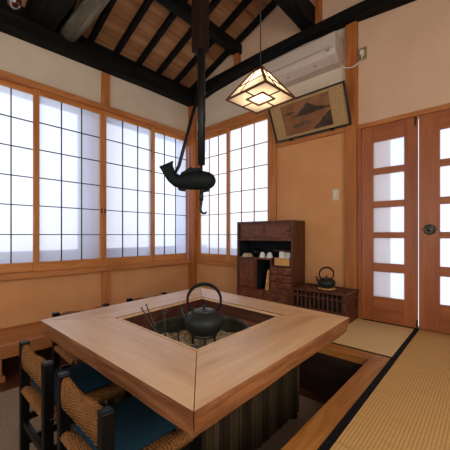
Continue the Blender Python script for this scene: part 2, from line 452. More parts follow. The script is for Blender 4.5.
window(1, 'Y', -3.57, [(.27, .98, .034, (.045, .045), 3), (.915, 1.664, .0, (.055, .034), 3), (1.666, 2.425, .0, (.042, .05), 3), (2.36, 3.073, .034, (.05, .03), 3)], -1)
window(2, 'X', 3.143, [(-3.56, -2.80, .034, (.132, .04), 3), (-2.835, -2.104, .0, (.055, .016), 3)], 1)

# outside the glass: pale boards of the outer veranda that show faintly
def outer(n, b): return struct(b.build('trim_%d' % n, M['pale']))
outer(20, box(-4.06, -4.02, -.5, 3.9, -.75, -.19))
outer(21, box(-4.06, -4.02, 1.545, 1.86, -.19, 1.75))
outer(22, box(-4.06, -4.02, -.5, 3.9, 1.60, 1.80))
outer(23, box(-4.06, -4.02, 3.20, 3.50, -.19, 1.75))
outer(24, box(-4.0, -1.5, 3.60, 3.64, -.75, -.22))
struct(box(-1.15, -.80, 3.52, 3.56, -1.0, 1.3).build('trim_25', M['outtan']))

# doors
def door(n, x0, x1, label_handle):
    root = bpy.data.objects.new('door_%d' % n, None); COL.objects.link(root)
    root.location = ((x0+x1)/2, 3.17, TA+.008); root['_w'] = tuple(root.location); root['kind'] = 'structure'
    yf, yb = 3.145, 3.182
    zb, zt = TA+.008, 1.083
    i0, i1 = x0+(.112 if n == 1 else .155), x1-.108
    rows = [(.69, .925), (.405, .64), (.12, .355), (-.175, .07)]
    rows = [(-.61, -.362), (-.278, -.03), (.027, .27), (.333, .60), (.662, .925)]
    fr = MB()
    fr.box(x0, i0, yf, yb, zb, zt, 0); fr.box(i1, x1, yf, yb, zb, zt, 0)
    zs = [zb]+[z for r in rows for z in r]+[zt]
    for a, b in zip(zs[0::2], zs[1::2]): fr.box(i0, i1, yf+.002, yb-.002, a, b, 1)
    fr.build('door_frame', [M['doorZ'], M['doorX']], root, bevel=.003)
    for a, b in rows: box(i0, i1, yf+.018, yf+.023, a, b).build('pane', M['pane'], root)
    return root
d1 = door(1, -.974, -.487, '')
d2 = door(2, -.479, .028, '')
hp = MB().lathe([(0, -.001), (.036, -.001), (.038, .004), (.03, .008), (.02, .007), (.012, .014), (0, .016)], (-.397, 3.145, .05), 18, 0, (0, -1, 0))
for k in range(8):
    a = k*PI/4; hp.lathe([(0, 0), (.016, .001), (.015, .008), (.006, .011), (0, .007)], (-.397+.036*math.cos(a), 3.145, .05+.036*math.sin(a)), 10, 0, (0, -1, 0))
part_label(hp.build('handle_plate', M['pewter'], d2), 'round ornate dark metal handle plate')
part_label(box(-.497, -.484, 3.136, 3.146, -.85, -.775).build('bolt', M['brass'], d1), 'small brass bolt at the foot')
part_label(box(-.51, -.496, 3.136, 3.146, 1.0, 1.08).build('bolt', M['brass'], d1), 'small brass bolt at the head')

# ------------------------------------------------------------------ wall fittings
sw = thing('light_switch', 'small beige switch plate on the tan wall left of the doors', 'light switch', (-1.246, 3.172, .38))
box(-1.283, -1.211, 3.163, 3.172, .377, .50).build('plate', M['switch'], sw, bevel=.003)
part_label(box(-1.256, -1.238, 3.158, 3.163, .42, .456).build('button', M['white'], sw, bevel=.001), 'small pale button')
ot = thing('wall_outlet', 'olive outlet plate high on the wall beside the post', 'wall outlet', (-.967, 3.172, 1.80))
box(-1.006, -.930, 3.163, 3.172, 1.80, 1.925).build('plate', M['olive'], ot, bevel=.003)
box(-.985, -.951, 3.160, 3.163, 1.835, 1.895).build('socket', M['switch'], ot, bevel=.001)
pc = thing('power_cord', 'white plug and cord looping from air conditioner to wall outlet', 'power cord', (-.975, 3.15, 1.80))
MB().box(-.988, -.955, 3.135, 3.160, 1.85, 1.89).box(-.976, -.966, 3.14, 3.158, 1.80, 1.85).build('plug', M['white'], pc, bevel=.003)
MB().tube([(-.971, 3.149, 1.802), (-.99, 3.125, 1.765), (-1.03, 3.108, 1.735), (-1.08, 3.106, 1.735), (-1.13, 3.10, 1.755), (-1.158, 3.09, 1.80)], .005, 8).build('cord', M['white'], pc)

ac = thing('air_conditioner', 'white wall air conditioner under the black beam above the painting', 'air conditioner', (-1.58, 3.172, 1.83))
xa, xb = -2.01, -1.165
prof = [(3.1735, 1.815), (3.06, 1.815), (2.965, 1.865), (2.945, 1.91), (2.945, 2.075), (2.965, 2.095), (3.1735, 2.095)]
b = MB(); n = len(prof)
b.add([(xa, y, z) for y, z in prof]+[(xb, y, z) for y, z in prof], [tuple(range(n)), tuple(range(n, 2*n))[::-1]]+[(i, (i+1) % n, (i+1) % n+n, i+n) for i in range(n)])
b.build('body', M['ac'], ac, bevel=.006)
part_label(box(xa+.03, xb-.045, 2.9425, 2.946, 1.935, 1.943).build('panel_seam', M['ac_grey'], ac), 'grey seam above the air outlet')
fl = MB().hexa([(xa+.05, 2.957, 1.862), (xb-.06, 2.957, 1.862), (xb-.06, 3.05, 1.813), (xa+.05, 3.05, 1.813)], [(xa+.05, 2.953, 1.855), (xb-.06, 2.953, 1.855), (xb-.06, 3.047, 1.806), (xa+.05, 3.047, 1.806)])
flap = fl.build('flap', M['ac'], ac, bevel=.002)
for q in (-1.75, -1.42): box(q, q+.03, 2.99, 3.0, 1.828, 1.836).build('flap_pivot', M['ac_grey'], flap)
box(xb-.10, xb-.06, 2.9415, 2.946, 1.90, 1.925).build('indicator', M['ac_grey'], ac)

# framed painting leaning out from the wall
pt = thing('framed_painting', 'black framed ink landscape painting leaning out above the tan wall panel', 'painting', (-1.515, 3.13, 1.15))
c0 = Vector((-1.515, 3.130, 1.153)); rot = Matrix.Rotation(math.radians(27), 3, 'X')   # tops leans towards the room
rot = Matrix.Rotation(math.radians(27.0), 3, Vector((1, 0, 0)))
PW, PH = .905, .43
def pp(u, v, d): return c0+rot @ Vector((u, -d, v))
def pbox(b, u0, u1, v0, v1, d0, d1, mi=0):
    return b.hexa([pp(u0, v0, d0), pp(u1, v0, d0), pp(u1, v0, d1), pp(u0, v0, d1)], [pp(u0, v1, d0), pp(u1, v1, d0), pp(u1, v1, d1), pp(u0, v1, d1)], mi)
h = PW/2
fb = MB(); pbox(fb, -h, h, 0, .018, 0, .026); pbox(fb, -h, h, PH-.018, PH, 0, .026); pbox(fb, -h, -h+.018, .018, PH-.018, 0, .026); pbox(fb, h-.018, h, .018, PH-.018, 0, .026)
fb.build('frame', M['black'], pt, bevel=.002)
b = MB(); pbox(b, -h+.018, h-.018, .018, PH-.018, .004, .010); part_label(b.build('mount', M['mat'], pt), 'gold flecked paper mount')
b = MB(); i0, i1, j0, j1 = -.30, .275, .045, PH-.045
pbox(b, i0, i1, j0, j1, .010, .012, 0)
def poly(pts, d, mi): b.add([pp(u, v, d) for u, v in pts], [tuple(range(len(pts)))], mi)
poly([(-.21, .235), (-.12, .245), (-.08, .275), (-.03, .30), (.0, .325), (.03, .345), (.055, .325), (.085, .31), (.12, .285), (.17, .27), (.23, .255), (.27, .25), (.27, .235), (.15, .232), (.0, .222)], .0126, 1)
poly([(.27, .05), (.27, .20), (.235, .19), (.205, .165), (.17, .15), (.15, .12), (.10, .095), (.06, .07), (.05, .052)], .0126, 1)
poly([(-.21, .12), (-.15, .15), (-.10, .148), (-.05, .165), (0, .16), (.03, .145), (.06, .14), (.0, .125), (-.08, .118), (-.15, .108)], .0126, 2)
poly([(-.29, .275), (-.22, .30), (-.16, .295), (-.13, .28), (-.2, .265)], .0126, 2)
part_label(b.build('painting', [M['silk'], M['ink1'], M['ink2']], pt), 'brown ink landscape with mountains')
for u in (-.25, .25): pbox(MB(), u-.02, u+.02, -.012, 0, .0, .02).build('bracket', M['black'], pt)

# ------------------------------------------------------------------ pendant lamp
lx, ly, lz = -1.372, 1.935, 1.10
lp = thing('pendant_lamp', 'square paper pendant lamp with wooden frame hanging by the black beam', 'pendant lamp', (lx, ly, lz))
hx, hy, tz, tw = .200, .186, lz+.215, .045
cb = MB().tube([(lx, ly, tz+.03), (lx, ly, roofz(lx))], .0045, 8); part_label(cb.build('cable', M['black'], lp), 'black cable')
cp = MB().box(lx-.026, lx+.026, ly-.026, ly+.026, tz-.01, tz+.04); cp.build('cap', M['sootwood'], lp, bevel=.004)
LR = Matrix.Rotation(math.radians(-4), 3, 'Z'); LC = Vector((lx, ly, 0))
BC = [LC+LR @ Vector((sx*hx, sy*hy, lz)) for sx, sy in ((-1, -1), (1, -1), (1, 1), (-1, 1))]
TC = [LC+LR @ Vector((sx*tw, sy*tw, tz)) for sx, sy in ((-1, -1), (1, -1), (1, 1), (-1, 1))]
fr = MB()
for k in range(4):
    fr.bar(BC[k], BC[(k+1) % 4], .012, .014); fr.bar(TC[k], TC[(k+1) % 4], .012, .014)
    fr.bar(BC[k]+(BC[k]-TC[k])*.03, TC[k], .016, .016)
    A, B_, C_, D_ = BC[k], BC[(k+1) % 4], TC[(k+1) % 4], TC[k]
    nrm = ((B_-A).cross(D_-A)).normalized()*.002
    if nrm.dot(A-Vector((lx, ly, lz+.05))) < 0: nrm = -nrm
    fr.bar(A.lerp(D_, .45)+nrm, B_.lerp(C_, .45)+nrm, .007, .007)
    fr.bar(A.lerp(B_, .36)+nrm, D_.lerp(C_, .36)+nrm, .007, .007)
iq = [LC+LR @ Vector((sx*hx*.42, sy*hy*.42, lz-.001)) for sx, sy in ((-1, -1), (1, -1), (1, 1), (-1, 1))]
for k in range(4):
    fr.bar(iq[k], iq[(k+1) % 4], .010, .012)
    fr.bar(iq[k].lerp(iq[(k+1) % 4], .5), BC[k].lerp(BC[(k+1) % 4], .5), .008, .010)
fr.build('lamp_frame', M['lampwood'], lp)
for k in range(4):
    A, B_, C_, D_ = BC[k], BC[(k+1) % 4], TC[(k+1) % 4], TC[k]
    MB().add([A, B_, C_, D_], [(0, 1, 2, 3)]).build('paper_panel', M['paper_lamp'], lp)
bt = MB(); up = Vector((0, 0, .003))
for k in range(4): bt.add([BC[k]+up, BC[(k+1) % 4]+up, iq[(k+1) % 4]+up, iq[k]+up], [(0, 1, 2, 3)])
bt.build('bottom_paper', M['paper_lamp'], lp)
MB().add([q+Vector((0, 0, .012)) for q in iq], [(0, 1, 2, 3)]).build('bottom_pane', M['paper_lamp'], lp)
ld = bpy.data.lights.new('lamp_bulb', 'POINT'); ld.energy = 2.5; ld.color = (1, .84, .60); ld.shadow_soft_size = .035
lo = bpy.data.objects.new('lamp_bulb', ld); COL.objects.link(lo); lo.location = (0, 0, .085); lo.parent = lp

# ------------------------------------------------------------------ pot hook (a fish on a hanging pole)
hx0, hy0 = -1.338, 1.250
ph = thing('pot_hook', 'black hanging hearth hook with wooden fish above the kettle', 'pot hook', (hx0, hy0, .13))
b = MB().box(hx0-.052, hx0+.030, hy0-.038, hy0+.042, 1.15, roofz(hx0)+.03)
part_label(b.build('hanger_board', M['sootwood'], ph, bevel=.006), 'dark brown square wooden hanger')
b = MB().tube([(hx0, hy0, .44), (hx0, hy0, .70), (hx0, hy0, .705), (hx0, hy0, .86), (hx0, hy0, .865), (hx0, hy0, 1.25)], [.0235, .0235, .026, .026, .0245, .0245], 16)
b.build('bamboo_pole', M['bamboo'], ph)
b = MB().tube([(hx0, hy0, .22), (hx0, hy0, .46)], .009, 10).tube([(hx0, hy0, .215), (hx0, hy0, .27)], .0135, 10)
hk = [Vector((hx0, hy0, .22))+RX*dx+Vector((0, 0, dz)) for dx, dz in ((0, 0), (-.002, -.03), (-.006, -.055), (0, -.075), (.012, -.085), (.026, -.083), (.034, -.073))]
b.tube(hk, [.009, .009, .0085, .008, .008, .007, .005], 10)
b.build('iron_hook', M['iron'], ph)
FC = Vector((hx0, hy0, .345))
sp = [(-.222, .108, .014, .044), (-.213, .086, .017, .039), (-.200, .058, .02, .037), (-.182, .030, .026, .037), (-.156, .008, .032, .040), (-.12, .002, .040, .047), (-.06, .008, .046, .058), (0, .010, .047, .062), (.045, .006, .043, .055), (.07, .003, .034, .042), (.084, .001, .022, .025), (.090, .0, .006, .006)]
pts = [FC+RX*a+Vector((0, 0, z-.012)) for a, z, _, _ in sp]
b = MB().tube(pts, [(q, r) for _, _, q, r in sp], 16, up=(0, 0, 1))
fish = b.build('fish', M['ironhook'], ph)
def fin(pl, th):
    N = Vector((-RX.y, RX.x, 0))
    lo_ = [FC+RX*a+Vector((0, 0, z))-N*th for a, z in pl]; hi_ = [FC+RX*a+Vector((0, 0, z))+N*th for a, z in pl]
    return MB().hexa(lo_, hi_)
fin([(-.135, .022), (-.125, .045), (-.10, .060), (-.07, .080), (-.04, .072), (-.008, .076), (.01, .05)], .008).build('dorsal_fin', M['ironhook'], fish)
fin([(-.262, .082), (-.226, .066), (-.185, .084), (-.176, .118), (-.216, .100)], .013).build('tail_fin', M['ironhook'], fish)
fin([(-.15, -.045), (-.14, -.066), (-.10, -.072), (-.095, -.05)], .012).build('belly_fin', M['ironhook'], fish)
fin([(0.0, -.05), (.01, -.078), (.05, -.070), (.06, -.04)], .012).build('belly_fin', M['ironhook'], fish)
b = MB().tube([FC+RX*(-.165)+Vector((0, 0, .04)), FC+RX*(-.140)+Vector((0, 0, .09)), FC+RX*(-.02)+Vector((0, 0, .54))], [.008, .011, .010], 10)
part_label(b.build('lever_stick', M['bamboo'], ph), 'slanting dark stick from tail to pole')

orn = thing('hanging_ornament', 'red brown hanging ornament with white glints at top left', 'ornament', (-2.42, .505, 1.56))
MB().lathe([(0, 0), (.02, .004), (.036, .022), (.043, .05), (.039, .08), (.028, .1), (0, .106)], (-2.42, .505, 1.56), 18).build('ball', noisy('red_glaze_glints', [(.35, '240a06'), (.6, '48180c'), (.74, 'd0c4b4')], 26, .12, .8, 0, .05), orn)  # palest noise stop paints the white glints into the glaze
MB().tube([(-2.42, .505, 1.63), (-2.42, .505, roofz(-2.42)+.06)], .004, 8).build('cord', M['black'], orn)

# ------------------------------------------------------------------ hearth table
TZ = -.50
Lo, No, Ro, Fo = (-1.955, .535), (-.62, .55), (-.628, 1.812), (-2.055, 1.90)
Li, Ni, Ri, Fi = (-1.675, .851), (-.930, .842), (-.952, 1.594), (-1.735, 1.625)
tb = thing('hearth_table', 'large square light wood table built around a sunken hearth', 'table', (-1.32, 1.22, FL))
def board(o0, o1, i1, i0, name):
    o0, o1, i1, i0 = (Vector((*p, 0)) for p in (o0, o1, i1, i0))
    d = (o1-o0).normalized(); g = d*.002
    q = [o0+g, o1-g, i1-g, i0+g]
    nrm = ((i0+i1)/2-(o0+o1)/2); nrm -= d*nrm.dot(d); nrm.normalize()
    N = 14; under = .014
    bm_ = MB(); top_o = []; bot_o = []
    for k in range(N+1):
        f = k/N; w_ = .002*math.sin(f*9+o0.x*5)+.0015*math.sin(f*23+o0.y*7)
        p = q[0].lerp(q[1], f)
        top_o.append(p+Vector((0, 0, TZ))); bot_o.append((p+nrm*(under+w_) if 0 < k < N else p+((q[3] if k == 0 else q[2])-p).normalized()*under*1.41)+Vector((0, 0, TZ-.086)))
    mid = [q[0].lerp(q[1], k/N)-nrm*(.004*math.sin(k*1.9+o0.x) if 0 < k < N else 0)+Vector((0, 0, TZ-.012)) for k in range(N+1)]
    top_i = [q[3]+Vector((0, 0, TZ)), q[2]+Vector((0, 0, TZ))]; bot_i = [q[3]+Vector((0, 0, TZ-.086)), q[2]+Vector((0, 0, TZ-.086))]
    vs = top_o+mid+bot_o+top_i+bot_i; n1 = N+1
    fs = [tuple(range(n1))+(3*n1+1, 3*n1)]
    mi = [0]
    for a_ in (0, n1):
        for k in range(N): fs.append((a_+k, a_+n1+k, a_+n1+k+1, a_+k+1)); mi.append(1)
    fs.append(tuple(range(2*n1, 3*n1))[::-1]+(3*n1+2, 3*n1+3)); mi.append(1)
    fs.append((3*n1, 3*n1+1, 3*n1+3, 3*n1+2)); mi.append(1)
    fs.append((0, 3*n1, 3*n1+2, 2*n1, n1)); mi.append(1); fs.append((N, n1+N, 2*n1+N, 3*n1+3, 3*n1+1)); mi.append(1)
    k0 = len(bm_.v); bm_.v += vs
    bm_.f += [list(f) for f in fs]; bm_.mi += mi; bm_.sm += [False]*len(fs)
    ax = 'X' if abs(d.x) > abs(d.y) else 'Y'
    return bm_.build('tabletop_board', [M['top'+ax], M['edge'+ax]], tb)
board(Lo, No, Ni, Li, 'a'); board(No, Ro, Ri, Ni, 'b'); board(Ro, Fo, Fi, Ri, 'c'); board(Fo, Lo, Li, Fi, 'd')
# rim and inner box
def ringbox(pts, z0, z1, t, mi=0):
    b = MB(); c = sum((Vector((*p, 0)) for p in pts), Vector())/4
    inn = []
    for p in pts:
        v = Vector((*p, 0)); inn.append(v+(c-v).normalized()*t*1.414)
    for k in range(4):
        a0, a1, b1, b0 = Vector((*pts[k], 0)), Vector((*pts[(k+1) % 4], 0)), inn[(k+1) % 4], inn[k]
        b.hexa([q+Vector((0, 0, z0)) for q in (a0, a1, b1, b0)], [q+Vector((0, 0, z1)) for q in (a0, a1, b1, b0)], mi)
    return b
inn = [Li, Ni, Ri, Fi]
def inset(pts, t):
    c = sum((Vector(p) for p in pts), Vector((0, 0)))/4
    return [tuple(Vector(p)+(c-Vector(p)).normalized()*t*1.414) for p in pts]
ringbox(inset(inn, .010), TZ-.014, TZ-.001, .013).build('hearth_rim', M['topX'], tb, bevel=.002)
ringbox(inset(inn, .011), TZ-.0862, TZ-.0145, .010).build('hearth_box', M['inner'], tb)
ringbox(inset(inn, -.02), -.60, TZ-.0865, .03).build('hearth_box', M['inner'], tb)
# shelf with a round hole for the drum
HC = Vector((-1.335, 1.232, 0)); HR = .312
b = MB(); N = 48; sq = inset(inn, -.012)
def sqpt(a):
    d = Vector((math.cos(a), math.sin(a)))
    best = None
    for k in range(4):
        p = Vector(sq[k]); e = Vector(sq[(k+1) % 4])-p
        den = d.x*e.y-d.y*e.x
        if abs(den) < 1e-9: continue
        r = p-HC.xy; t = (r.x*e.y-r.y*e.x)/den; s_ = (r.x*d.y-r.y*d.x)/den
        if t > 0 and -1e-6 <= s_ <= 1+1e-6 and (best is None or t < best): best = t
    return HC.xy+d*best
ang = sorted([2*PI*k/N for k in range(N)]+[math.atan2(p[1]-HC.y, p[0]-HC.x) % (2*PI) for p in sq])
n = len(ang); oo = [sqpt(a) for a in ang]; ii = [HC.xy+Vector((math.cos(a), math.sin(a)))*(HR+.004) for a in ang]
vs = [(*p, -.588) for p in oo]+[(*p, -.588) for p in ii]+[(*p, -.604) for p in oo]+[(*p, -.604) for p in ii]
fs = []
for k in range(n):
    j = (k+1) % n
    fs += [(k, j, n+j, n+k), (2*n+k, 3*n+k, 3*n+j, 2*n+j), (n+k, n+j, 3*n+j, 3*n+k), (k, 2*n+k, 2*n+j, j)]
b.add(vs, fs); b.build('hearth_shelf', M['shelf'], tb)
# reed panelled base, one side after another
def slats(p, q, name):
    p = Vector((*p, 0)); q = Vector((*q, 0)); L = (q-p).length; n_ = int(L/.024); d = (q-p)/n_
    b = MB()
    for k in range(n_):
        a = p+d*(k+.04); c = p+d*(k+.96)
        b.bar(((a+c)/2)+Vector((0, 0, -1.195)), ((a+c)/2)+Vector((0, 0, -.573)), (c-a).length, .012+.005*((k*7) % 3), up=Vector((-d.y, d.x, 0)).normalized() if False else (-d.y/d.length, d.x/d.length, 0), mi=(k*5 % 7) % 2)
    return b
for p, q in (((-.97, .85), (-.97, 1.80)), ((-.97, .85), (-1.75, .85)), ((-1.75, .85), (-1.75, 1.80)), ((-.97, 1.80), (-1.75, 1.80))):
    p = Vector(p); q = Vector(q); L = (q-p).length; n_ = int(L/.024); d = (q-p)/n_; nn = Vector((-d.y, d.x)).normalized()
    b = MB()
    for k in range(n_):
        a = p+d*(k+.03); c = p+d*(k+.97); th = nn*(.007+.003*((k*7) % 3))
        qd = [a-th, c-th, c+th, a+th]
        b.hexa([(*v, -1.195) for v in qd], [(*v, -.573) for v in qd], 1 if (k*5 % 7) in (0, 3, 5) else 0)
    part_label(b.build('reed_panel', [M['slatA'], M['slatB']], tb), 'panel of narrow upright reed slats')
for x, y in ((-.995, 1.775), (-.995, .875), (-1.725, .875), (-1.725, 1.775)):
    MB().lathe([(0, 0), (.034, 0), (.036, .01), (.03, .03), (.026, .06), (.026, .665), (0, .665)], (x, y, FL+.009), 18).build('leg', M['lacquer'], tb)

dr = MB().lathe([(.0, -.90), (.27, -.90), (.298, -.88), (HR, -.6), (HR, -.574), (HR-.006, -.570), (HR-.012, -.574), (HR-.012, -.6), (.285, -.86), (0, -.86)], (HC.x, HC.y, 0), 48)
tag(dr.build('hearth_drum', M['copper']), 'round dark metal hearth drum set in the table opening', 'hearth drum')
b = MB(); N, K = 40, 9; vs = [(HC.x, HC.y, -.690)]
for r in range(1, K+1):
    for k in range(N):
        a = 2*PI*k/N; rr = .293*r/K
        vs.append((HC.x+rr*math.cos(a), HC.y+rr*math.sin(a), -.690+.012*math.sin(a*5+r)+random.uniform(-.006, .006)+.022*(r/K)**2))
fs = [(0, 1+k, 1+(k+1) % N) for k in range(N)]
for r in range(K-1):
    for k in range(N): fs.append((1+r*N+k, 1+(r+1)*N+k, 1+(r+1)*N+(k+1) % N, 1+r*N+(k+1) % N))
b.add(vs, fs, 0, True)
# underside so that the bed of ash is solid
b.add([(HC.x+.284*math.cos(2*PI*k/N), HC.y+.284*math.sin(2*PI*k/N), -.84) for k in range(N)], [tuple(range(N))[::-1]])
tag(b.build('ash_bed', M['ash']), 'grey brown ash filling the hearth drum', 'ash', None, 'stuff')

KX, KY = -1.3235, 1.2605
tv = thing('trivet', 'three legged iron trivet in the ash under the large kettle', 'trivet', (KX, KY, -.72))
ring = [Vector((KX+.078*math.cos(2*PI*k/28), KY+.078*math.sin(2*PI*k/28), -.6212)) for k in range(29)]
MB().tube(ring, .006, 8).build('ring', M['iron'], tv)
for k in range(3):
    a = math.radians(-48+120*k+8); x, y = KX+.078*math.cos(a), KY+.078*math.sin(a)
    MB().tube([(x, y, -.622), (x+.004*math.cos(a), y+.004*math.sin(a), -.69), (x+.008*math.cos(a), y+.008*math.sin(a), -.722)], [.008, .007, .008], 10).build('leg', M['iron'], tv)

def kettle(cx, cy, z0, R, H, label, spout_side=-1, sc=1.0, handle_h=.178, plump=1.0, axis=RX):
    t = thing('kettle', label, 'kettle', (cx, cy, z0), None)
    c = (cx, cy, z0)
    pr = [(0, .0), (R*.45, .0), (R*.72, H*.06), (R*.93, H*.26), (R, H*.5), (R*.96, H*.70), (R*.82, H*.88), (R*.62, H*.97), (R*.52, H), (R*.50, H*1.02), (0, H*1.02)]
    MB().lathe(pr, c, 40).build('body', M['iron'], t)
    lid = MB().lathe([(R*.53, H*1.0), (R*.53, H*1.035), (R*.4, H*1.075), (R*.12, H*1.10), (0, H*1.10)], c, 32).lathe([(0, H*1.0), (R*.53, H*1.0)], c, 32).build('lid', M['ironlid'], t)
    MB().lathe([(0, H*1.08), (R*.05, H*1.09), (R*.055, H*1.15), (R*.10, H*1.20), (R*.09, H*1.27), (0, H*1.30)], c, 16).build('knob', M['iron'], lid)
    C0 = Vector(c)
    s_ = [(.84, .62, .022), (.98, .72, .018), (1.08, .86, .0135), (1.10, 1.02, .0115), (1.14, 1.13, .0105), (1.25, 1.17, .0095)]
    MB().tube([C0+axis*(spout_side*R*a)+Vector((0, 0, H*z)) for a, z, _ in s_], [q*sc for *_, q in s_], 12).build('spout', M['iron'], t)
    hp_ = []; hr = []
    W = R*.56; ha, hb = W/math.cos(math.radians(48)), handle_h
    for k in range(33):
        f = math.radians(-48)+math.radians(276)*k/32
        x, z = ha*math.cos(f), hb*(math.sin(f)+math.sin(math.radians(48)))
        hp_.append(C0+axis*x+Vector((0, 0, H*.955+z))); hr.append((.0072+.0038*max(0, math.sin(f)))*sc)
    part_label(MB().tube(hp_, hr, 12, up=(-axis.y, axis.x, 0)).build('handle', M['ironhook'], t), 'tall arched bail handle')
    for q in (1, -1): MB().lathe([(0, -.012), (.013*sc, -.01), (.013*sc, .012), (0, .016)], C0+axis*(q*W)+Vector((0, 0, H*.95)), 12).build('lug', M['iron'], t)
    return t
kettle(KX, KY, -.615, .125, .140, 'large black iron kettle with arched handle over the hearth ash', handle_h=.1)

# irons standing in the ash
tg = thing('fire_tongs', 'pair of thin metal fire chopsticks leaning in the ash left of kettle', 'fire tongs', (-1.575, 1.07, -.70))
for a, b_ in (((-1.612, 1.030, -.445), (-1.510, 1.092, -.70)), ((-1.618, 1.000, -.460), (-1.488, 1.085, -.70))):
    r_ = MB().tube([a, b_], [.0042, .0026], 8).tube([Vector(a)+Vector((0, 0, .006)), a], .0062, 8); r_.build('rod', M['ironlid'], tg)
sk = thing('ash_skewer', 'thin ring topped iron skewer upright in the ash beside the tongs', 'skewer', (-1.56, 1.14, -.715))
MB().tube([(-1.555, 1.135, -.715), (-1.582, 1.150, -.515)], .0035, 8).build('rod', M['ironlid'], sk)
MB().tube([Vector((-1.584, 1.151, -.502))+RX*(.014*math.cos(k*PI/8))+Vector((0, 0, .014*math.sin(k*PI/8))) for k in range(17)], .0035, 8).build('ring', M['ironlid'], sk)
rk = thing('ash_rake', 'short black iron peg standing in the ash left of trivet', 'ash rake', (-1.40, 1.13, -.715))
MB().tube([(-1.395, 1.125, -.715), (-1.405, 1.12, -.60)], [.006, .004], 8).build('shaft', M['iron'], rk)
MB().lathe([(0, 0), (.007, .003), (.007, .01), (0, .014)], (-1.405, 1.12, -.602), 10).build('knob', M['iron'], rk)

# ------------------------------------------------------------------ chairs
def make_chair(label, loc, group):
    x, y, z = loc
    t = thing('rush_chair', label, 'chair', loc, group)
    W, D, SH, BH = .182, .365, .455, .68
    for sx in (-1, 1):
        px = x+sx*W
        MB().hexa([(px-.019, y-.019, z), (px+.019, y-.019, z), (px+.019, y+.019, z), (px-.019, y+.019, z)], [(px-.021, y-.021, z+BH), (px+.021, y-.021, z+BH), (px+.021, y+.021, z+BH), (px-.021, y+.021, z+BH)]).build('back_post', M['lacquer'], t, bevel=.006)
        fx = x+sx*(W+.012)
        box(fx-.019, fx+.019, y+D-.019, y+D+.019, z, z+SH-.028).build('leg', M['lacquer'], t, bevel=.005)
        for h_ in (.16, .285): MB().bar((px, y+.01, z+h_), (fx, y+D-.01, z+h_), .022, .034).build('stretcher', M['lacquer'], t, bevel=.003)
    MB().bar((x-W, y, z+.265), (x+W, y, z+.265), .022, .036).build('stretcher', M['lacquer'], t, bevel=.003)
    MB().bar((x-W-.01, y+D, z+.23), (x+W+.01, y+D, z+.23), .022, .034).build('stretcher', M['lacquer'], t, bevel=.003)
    # woven back: bundles of rush wrapped over two rails
    b = MB(); n_ = 40
    for k in range(n_):
        f = (k+.5)/n_; px = x-W+.021+(2*W-.042)*f
        zt = z+.658+.007*math.cos(f*2*PI*1.25)+.0015*math.sin(k*2.3); zb = z+.553+.003*math.sin(k*1.7); r_ = (2*W-.042)/n_*.56; th = .0125+.0012*math.sin(k*1.1)
        b.tube([(px, y-th, zb+.01), (px, y-th-.002, (zb+zt)/2), (px, y-th, zt-.012), (px, y-th*.6, zt), (px, y+th*.6, zt), (px, y+th, zt-.012), (px, y+th+.002, (zb+zt)/2), (px, y+th, zb+.01), (px, y+th*.5, zb), (px, y-th*.5, zb), (px, y-th, zb+.01)], r_, 6)
    part_label(b.build('rush_back', M['rush'], t), 'twisted golden rush back panel')
    # woven seat: four triangles of rush meeting at the centre, thick over the rails
    b = MB(); c = Vector((x, y+D/2, z+SH-.012))
    cs = [Vector((x-W, y, z+SH-.02)), Vector((x+W, y, z+SH-.02)), Vector((x+W+.012, y+D, z+SH-.02)), Vector((x-W-.012, y+D, z+SH-.02))]
    for k in range(4):
        A, B_ = cs[k], cs[(k+1) % 4]; m_ = 26
        for i in range(m_):
            f = (i+.5)/m_; p = A.lerp(B_, f); g = 1-abs(2*f-1)
            ctr = (A+B_)/2; inw = (c-ctr).normalized(); lenin = (c-ctr).length*g
            w_ = (B_-A).length/m_*.56
            e = p+inw*lenin
            b.tube([p+inw*min(.016, lenin)-Vector((0, 0, .020)), p-inw*.006-Vector((0, 0, .018)), p-inw*.014, p-inw*.008+Vector((0, 0, .010)), p+inw*.004+Vector((0, 0, .013)), e+Vector((0, 0, .004))], [w_, w_, w_, w_, w_, w_*.7], 6)
    b.box(x-W+.02, x+W-.02, y+.02, y+D-.02, z+SH-.036, z+SH-.008)
    part_label(b.build('rush_seat', M['rush'], t), 'woven rush seat')
    return t
CH = FL+.009
near1 = make_chair('near rush chair at the bottom edge, its back to the viewer, rightmost of two', (-1.078, .427, CH), 'rush chairs at the table')
near2 = copy_tree(near1); near2['label'] = 'rush chair with its back to the viewer, left of the nearest chair'; near2.location = (-1.603, .417, CH)
far1 = copy_tree(near1); far1['label'] = 'rush chair on the window side of the table at its left corner'; far1.location = (-2.285, .905, CH); far1.rotation_euler = (0, 0, -PI/2)
far2 = copy_tree(near1); far2['label'] = 'rush chair on the window side of the table, farther behind the tongs'; far2.location = (-2.325, 1.50, CH); far2.rotation_euler = (0, 0, -PI/2)
